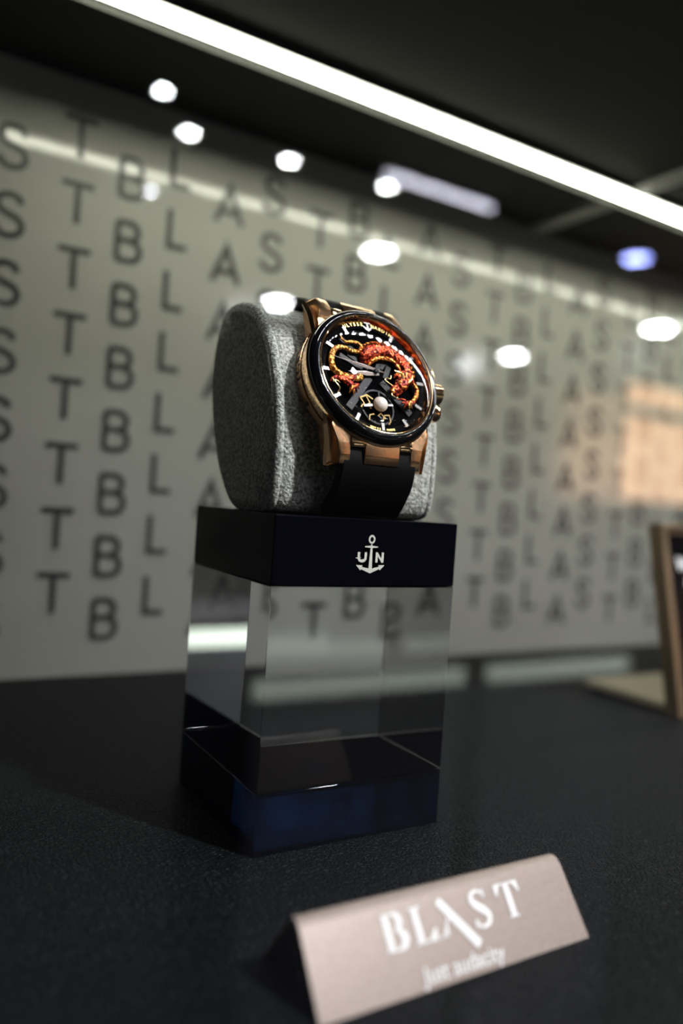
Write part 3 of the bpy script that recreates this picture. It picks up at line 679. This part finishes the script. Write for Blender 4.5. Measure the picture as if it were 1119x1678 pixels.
# ------------------------------------------------------------------ the shop behind the photographer (seen mirrored in the front glass)
SCZ = 15.0
sceil = boxU('ceiling_shop', (-10, -75, SCZ), (75, -1.5, SCZ+0.5), M['shop_dark']); tag(sceil, kind='structure')
sfl = boxU('floor_shop', (-10, -75, -12.5), (75, 0.5, -12.3), M['shop_dark']); tag(sfl, kind='structure')
swall = boxU('wall_shop', (-10, -75.5, -12.3), (75, -75, SCZ), M['shop_dark']); tag(swall, kind='structure')
def downlight(x, y, r, lens, label):
    r *= 1.15
    root = empty('ceiling_spotlight', Matrix.Translation(W(x, y, SCZ))); tag(root, label, 'spotlight', 'ceiling spotlights mirrored in the glass')
    rr = r*U
    link('trim_ring', mesh_bm(lathe([(rr*1.05, -0.004), (rr*1.1, -0.012), (rr*1.5, -0.010), (rr*1.6, 0.0)], 32)), M['alu'], root, True)
    link('lens', mesh_bm(lathe([(0, -0.006), (rr*1.02, -0.006), (rr*1.05, -0.003)], 32)), lens, root)
for x, y, r, m, lab in [
    (8.01, -27.09, 0.20, 'spot', 'round white ceiling spotlight mirrored at the upper left'),
    (10.47, -36.88, 0.16, 'spot', 'small white spotlight reflection over the printed letter B at left'),
    (9.96, -29.71, 0.24, 'spot', 'white spotlight reflection nearest the left, below the ceiling edge'),
    (14.45, -29.35, 0.24, 'spot', 'white spotlight reflection in the middle of the upper row'),
    (19.32, -28.77, 0.24, 'spot', 'white spotlight reflection just under the tube light'),
    (24.18, -36.91, 0.62, 'spot', 'wide white oval light reflection above the watch'),
    (24.86, -51.99, 0.70, 'spot', 'white oval light reflection at the top of the suede pillow'),
    (50.17, -53.1, 0.75, 'spot', 'white oval light reflection right of the watch bezel'),
    (50.05, -37.02, 0.75, 'spot', 'white oval light reflection near the right edge'),
    (35.69, -27.74, 0.55, 'spotblue', 'blue spotlight reflection at the upper right')]:
    downlight(x, y, r, M[m], lab)
tl = empty('tube_light', Matrix.Translation(W(21.1, -26.95, SCZ))); tag(tl, 'pale lavender tube light mirrored in the upper glass', 'tube light')
under(boxU('housing', (18.0, -27.15, SCZ-0.35), (24.2, -26.75, SCZ), M['alu']), tl)
under(boxU('lens', (18.1, -27.05, SCZ-0.48), (24.1, -26.85, SCZ-0.36), M['tube']), tl)
for xa, xb, lab in ((4.1, 7.5, 'low shop counter whose long light bar is mirrored across the acrylic block'), (8.0, 11.15, 'low shop counter whose light bar is mirrored right of the acrylic block')):
    ct = empty('shop_counter', Matrix.Translation(W((xa+xb)/2, -8.3, -12.3))); tag(ct, lab, 'counter', 'shop counters with light bars')
    under(boxU('body', (xa-0.12, -9.5, -12.3), (xb+0.12, -7.2, -2.3), M['shop_dark']), ct)
    under(boxU('glow_panel', (xa, -7.19, -11.5), (xb, -7.16, -2.62), M['front_glow']), ct)  # added glowing panel, replaces light that would fall on the counter front
    under(boxU('top', (xa-0.14, -9.55, -2.3), (xb+0.14, -7.1, -2.15), M['shop_dark']), ct)
    under(boxU('light_bar', (xa, -7.19, -2.58), (xb, -7.12, -2.33), M['barlight']), ct)
ww = empty('lit_shop_window', Matrix.Translation(W(53, -38.5, -12.3))); tag(ww, 'warm orange lit showcase window mirrored at the right edge', 'showcase')
under(boxU('cabinet', (47.2, -40, -12.3), (59, -38.5, 14), M['shop_dark']), ww)
under(boxU('lit_pane', (48.9, -38.48, 1.8), (58, -38.4, 8.3), M['warm']), ww)
under(boxU('lit_pane', (48.9, -38.48, 9.3), (58, -38.4, 10.9), M['warm']), ww)


# aimed track spotlight: lights the case from the upper right through the front glass
kp = W(7.7, -9.3, 14.0); kd = (W(1.2, 1.9, 0.0)-kp).normalized(); kx = kd.cross(Vector((0, 0, 1))).normalized(); ky = kx.cross(kd)
key = empty('track_spotlight', frame(kp, kx, ky, -kd)); tag(key, 'round track spotlight aimed at the watch from the shop ceiling', 'spotlight')
link('lens', mesh_bm(lathe([(0, 0.0), (0.03, 0.0), (0.03, 0.002)], 40)), M['key'], key)
link('housing', mesh_bm(lathe([(0.032, -0.03), (0.038, -0.03), (0.038, 0.06), (0.025, 0.10), (0, 0.10)], 40)), M['shop_dark'], key, True)
st = box('stem', (kp.x-0.008, kp.y-0.008, kp.z+0.03), (kp.x+0.008, kp.y+0.008, (SCZ+1)*U), M['shop_dark']); under(st, key)
